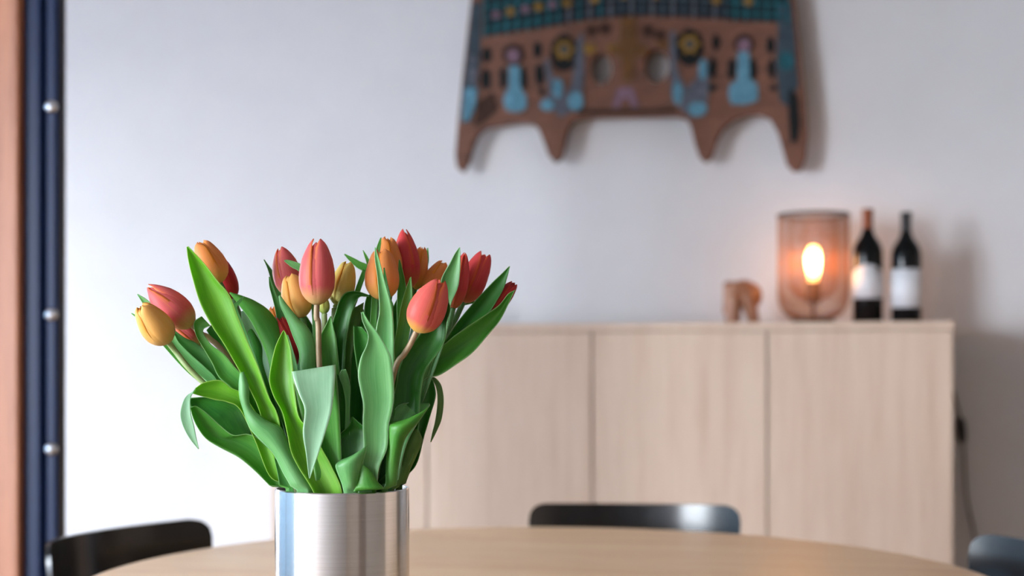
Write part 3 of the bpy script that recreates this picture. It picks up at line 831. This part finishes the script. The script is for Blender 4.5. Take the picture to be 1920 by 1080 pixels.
deco('black_slot', [(1478,165),(1496,180),(1500,235),(1496,266),(1482,266),(1478,220)], 'paint_black', .003, .003)
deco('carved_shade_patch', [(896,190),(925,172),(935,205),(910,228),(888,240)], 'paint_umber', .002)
deco('lower_rail', [(1080,205),(1270,203),(1270,212),(1080,214)], 'paint_umber', .003)

# ------------------------------------------------------------------ things on the sideboard
YS = 4.12
M['bronze'] = plain('bronze_wire', (.30, .12, .055, 1), .45, .6, var=.05)
M['socket'] = plain('black_socket', (.01, .009, .008, 1), .45)
def bulb_mat():
    t = NT('glowing_bulb')                 # the filament sits in the middle, the ends of the glass only glow
    sep = t.n.new('ShaderNodeSeparateXYZ'); tc = t.n.new('ShaderNodeTexCoord'); t.ln(tc.outputs['Object'], sep.inputs[0])
    q = t.math('DIVIDE', t.math('SUBTRACT', sep.outputs['Z'], .176), .030)
    g = t.math('POWER', 2.718, t.math('MULTIPLY', t.math('MULTIPLY', q, q), -1.0))
    t.ln(t.math('ADD', t.math('MULTIPLY', g, 80.0), 1.2), t.b.inputs['Emission Strength'])
    t.b.inputs['Base Color'].default_value = (1, .7, .4, 1)
    t.b.inputs['Emission Color'].default_value = (1.0, .42, .12, 1)
    return t.m
M['bulb'] = bulb_mat()
lp = onY(1525, 600, YS)
LX = lp.x
lamp = thing('table_lamp', (LX, YS, CZ), 'lit table lamp with a see-through bronze wire shade on the sideboard', 'lamp')
def wire_shade(name, r, ztop, zbot, rbot, nm, pitch):
    prof = []
    zs = np.linspace(ztop, zbot + r * .72, 12)
    for z in zs: prof.append((r, z))
    for k in range(1, 9):
        a = k / 8 * math.pi / 2
        rr = rbot + (r - rbot) * math.cos(a); z = zbot + r * .72 * (1 - math.sin(a))
        prof.append((rr, z))
    m = MB()
    for i in range(nm):
        q = 2 * math.pi * i / nm
        m.tube([(LX + a * math.cos(q), YS + a * math.sin(q), CZ + z) for a, z in prof], .00062, 4, False)
    pr_ = np.array(prof); seg = np.r_[0, np.cumsum(np.hypot(*np.diff(pr_, axis=0).T))]
    for s_ in np.arange(0, seg[-1], pitch):
        a = np.interp(s_, seg, pr_[:, 0]); z = np.interp(s_, seg, pr_[:, 1])
        m.tube([(LX + a * math.cos(2*math.pi*j/40), YS + a * math.sin(2*math.pi*j/40), CZ + z) for j in range(40)], .00062, 4, False, True)
    o = m.build(name, M['bronze'], lamp, True)
    o['kind'] = 'stuff'
    return o
wire_shade('outer_wire_shade', .099, .306, .012, .040, 90, .0070)
wire_shade('inner_wire_shade', .068, .302, .070, .022, 50, .0085)
MB().tube([(LX + .099 * math.cos(2*math.pi*j/48), YS + .099 * math.sin(2*math.pi*j/48), CZ + .307) for j in range(48)], .0045, 8, False, True).build('top_ring', M['socket'], lamp, True)
MB().tube([(LX + .068 * math.cos(2*math.pi*j/48), YS + .068 * math.sin(2*math.pi*j/48), CZ + .303) for j in range(48)], .0015, 6, False, True).build('inner_ring', M['socket'], lamp, True)
autosmooth(MB().lathe([(.0, 0), (.062, 0), (.062, .008), (.056, .012), (.008, .014), (.006, .02), (.006, .056), (.020, .058), (.020, .114), (.016, .118), (.0, .118)], LX, YS, 32).build('base', M['socket'], lamp)).data.transform(Matrix.Translation((0, 0, CZ)))
bl = MB().lathe([(.0, .116), (.012, .118), (.0145, .130), (.018, .150), (.0205, .174), (.0205, .194), (.0165, .211), (.010, .220), (.0, .223)], LX, YS, 28)
bo = bl.build('bulb', M['bulb'], lamp, True); bo.data.transform(Matrix.Translation((0, 0, CZ)))
# cord behind the sideboard, out on its right side
def pw(x, y): return onY(x, y, YB - .012)
cp = [pw(1730, 640), pw(1770, 690), pw(1790, 745), pw(1803, 800), pw(1808, 860), pw(1812, 930), pw(1826, 1000), pw(1840, 1080), pw(1842, 1300)]
cr = [Vector(p) for p in catmull(np.array([list(p) for p in cp]), 6)]
pc = thing('power_cord', cr[-1], 'thin brown cord with a black inline switch hanging on the wall right of the sideboard', 'cord')
MB().tube(cr, .0036, 8).build('cord', M['cord'], pc, True)
a, b = pw(1801, 782), pw(1805, 832)
MB().tube([a, a * .85 + b * .15, a * .5 + b * .5, a * .15 + b * .85, b], [.005, .012, .0135, .012, .005], 12).build('inline_switch', M['socket'], pc, True)

M['glass'] = plain('dark_bottle_glass', (.003, .004, .005, 1), .07, var=.05, spec=.25)
M['label'] = plain('paper_label', (.74, .76, .80, 1), .7, var=.02, scale=20)
M['copper'] = plain('copper_foil', srgb(128, 72, 44), .45, .4, var=.05)
M['blackfoil'] = plain('black_foil', (.008, .008, .009, 1), .4, var=.05)
def bottle(xp, h, r, label, foil, lab0, lab1, arch):
    p = onY(xp, 600, YS)
    bx_, by_ = p.x, YS
    o = thing('wine_bottle', (bx_, by_, CZ), label, 'bottle', 'wine bottles on the sideboard')
    s = h / .318
    prof = [(.0, .004), (r * .6, .004), (r * .92, .0), (r, .006), (r, .195 * s), (r * .97, .208 * s), (r * .82, .225 * s), (r * .55, .241 * s), (r * .40, .254 * s), (.0145, .268 * s), (.0138, h)]
    autosmooth(MB().lathe([(a, CZ + z) for a, z in prof] + [(.0, CZ + h)], bx_, by_, 40).build('body', M['glass'], o), 40)
    fz = h * .80
    autosmooth(MB().lathe([(.0150, CZ + fz), (.0146, CZ + h - .012), (.0160, CZ + h - .010), (.0160, CZ + h + .001), (.014, CZ + h + .002), (0, CZ + h + .002)], bx_, by_, 28).build('capsule', foil, o), 40)
    n = 24; V, Fc = [], []
    face = math.atan2(-by_, -bx_)
    for k in range(n + 1):
        u = -1 + 2 * k / n
        a = face + u * R(78)
        topz = lab1 + (arch * (1 - u * u) ** 1.5 if arch else 0)
        for z in (lab0, topz):
            V.append((bx_ + (r + .0006) * math.cos(a), by_ + (r + .0006) * math.sin(a), CZ + z))
    Fc = [(2*k, 2*k+2, 2*k+3, 2*k+1) for k in range(n)]
    lo_ = mesh('paper_label', V, Fc, M['label'], o)
    md = lo_.modifiers.new('t', 'SOLIDIFY'); md.thickness = .0004
    return o
bottle(1627, .320, .0415, 'dark wine bottle with copper neck foil and arched white label beside the lamp', M['copper'], .070, .142, .022)
bottle(1699, .308, .0410, 'dark wine bottle with black neck foil and square white label, rightmost on the sideboard', M['blackfoil'], .043, .150, 0)

# small carved animal: blocky body on four legs with a hanging trunk
M['fig'] = wood('figurine_wood', srgb(160, 112, 84), srgb(112, 68, 46), (60, 60, 20), .5)
fp = onY(1392, 602, YS)
fig = thing('animal_figurine', (fp.x, YS, CZ), 'small carved wooden animal figurine standing left of the lamp', 'figurine')
bm = bmesh.new()
def blob(x, y, z, a, b, c, rot=0):
    m_ = Matrix.Translation((x, y, z)) @ Matrix.Rotation(rot, 4, 'Y') @ Matrix.Diagonal((a, b, c, 1))
    bmesh.ops.create_uvsphere(bm, u_segments=20, v_segments=14, radius=1, matrix=m_)
def peg(x0, z0, x1, z1, y, r0, r1):
    d = Vector((x1 - x0, 0, z1 - z0)); ln_ = d.length
    m_ = Matrix.Translation(((x0+x1)/2, y, (z0+z1)/2)) @ d.to_track_quat('Z', 'Y').to_matrix().to_4x4()
    bmesh.ops.create_cone(bm, cap_ends=True, segments=16, radius1=r0, radius2=r1, depth=ln_, matrix=m_)
blob(.004, 0, .092, .040, .030, .036)
blob(-.030, 0, .098, .024, .024, .026)
blob(-.043, 0, .110, .013, .020, .014)
blob(.030, 0, .082, .026, .027, .036)
blob(-.020, -.024, .096, .020, .006, .026)
blob(-.020, .024, .096, .020, .006, .026)
for y in (-.016, .016):
    peg(-.028, .0, -.024, .085, y, .021, .022)
    peg(.034, .0, .012, .085, y, .014, .024)
peg(-.050, .030, -.044, .095, 0, .007, .010)
me = bpy.data.meshes.new('body'); bm.to_mesh(me); bm.free()
fo = bpy.data.objects.new('body', me); C.objects.link(fo)
rm = fo.modifiers.new('r', 'REMESH'); rm.mode = 'VOXEL'; rm.voxel_size = .0028; rm.use_smooth_shade = True
sm = fo.modifiers.new('s', 'SMOOTH'); sm.iterations = 6
bpy.context.view_layer.update()
dg = bpy.context.evaluated_depsgraph_get()
me2 = bpy.data.meshes.new_from_object(fo.evaluated_get(dg)); fo.modifiers.clear(); fo.data = me2
me2.materials.clear(); me2.materials.append(M['fig'])
for p in me2.polygons: p.use_smooth = True
fo.parent = fig; fo.rotation_euler = (0, 0, R(10))
# slim grey ornament behind the tulips
gp = onY(848, 605, YS)
M['pewter'] = plain('pewter', (.42, .41, .43, 1), .4, .5)
orn = MB().lathe([(.0, 0), (.016, 0), (.016, .004), (.006, .010), (.0085, .03), (.008, .055), (.012, .064), (.012, .068), (.0, .068)], gp.x, YS, 24)
orn.v = [(a, b, c + CZ) for a, b, c in orn.v]
tag(autosmooth(orn.build('ornament', M['pewter'])), 'slim grey upright ornament on the sideboard, glimpsed between tulip leaves', 'ornament')
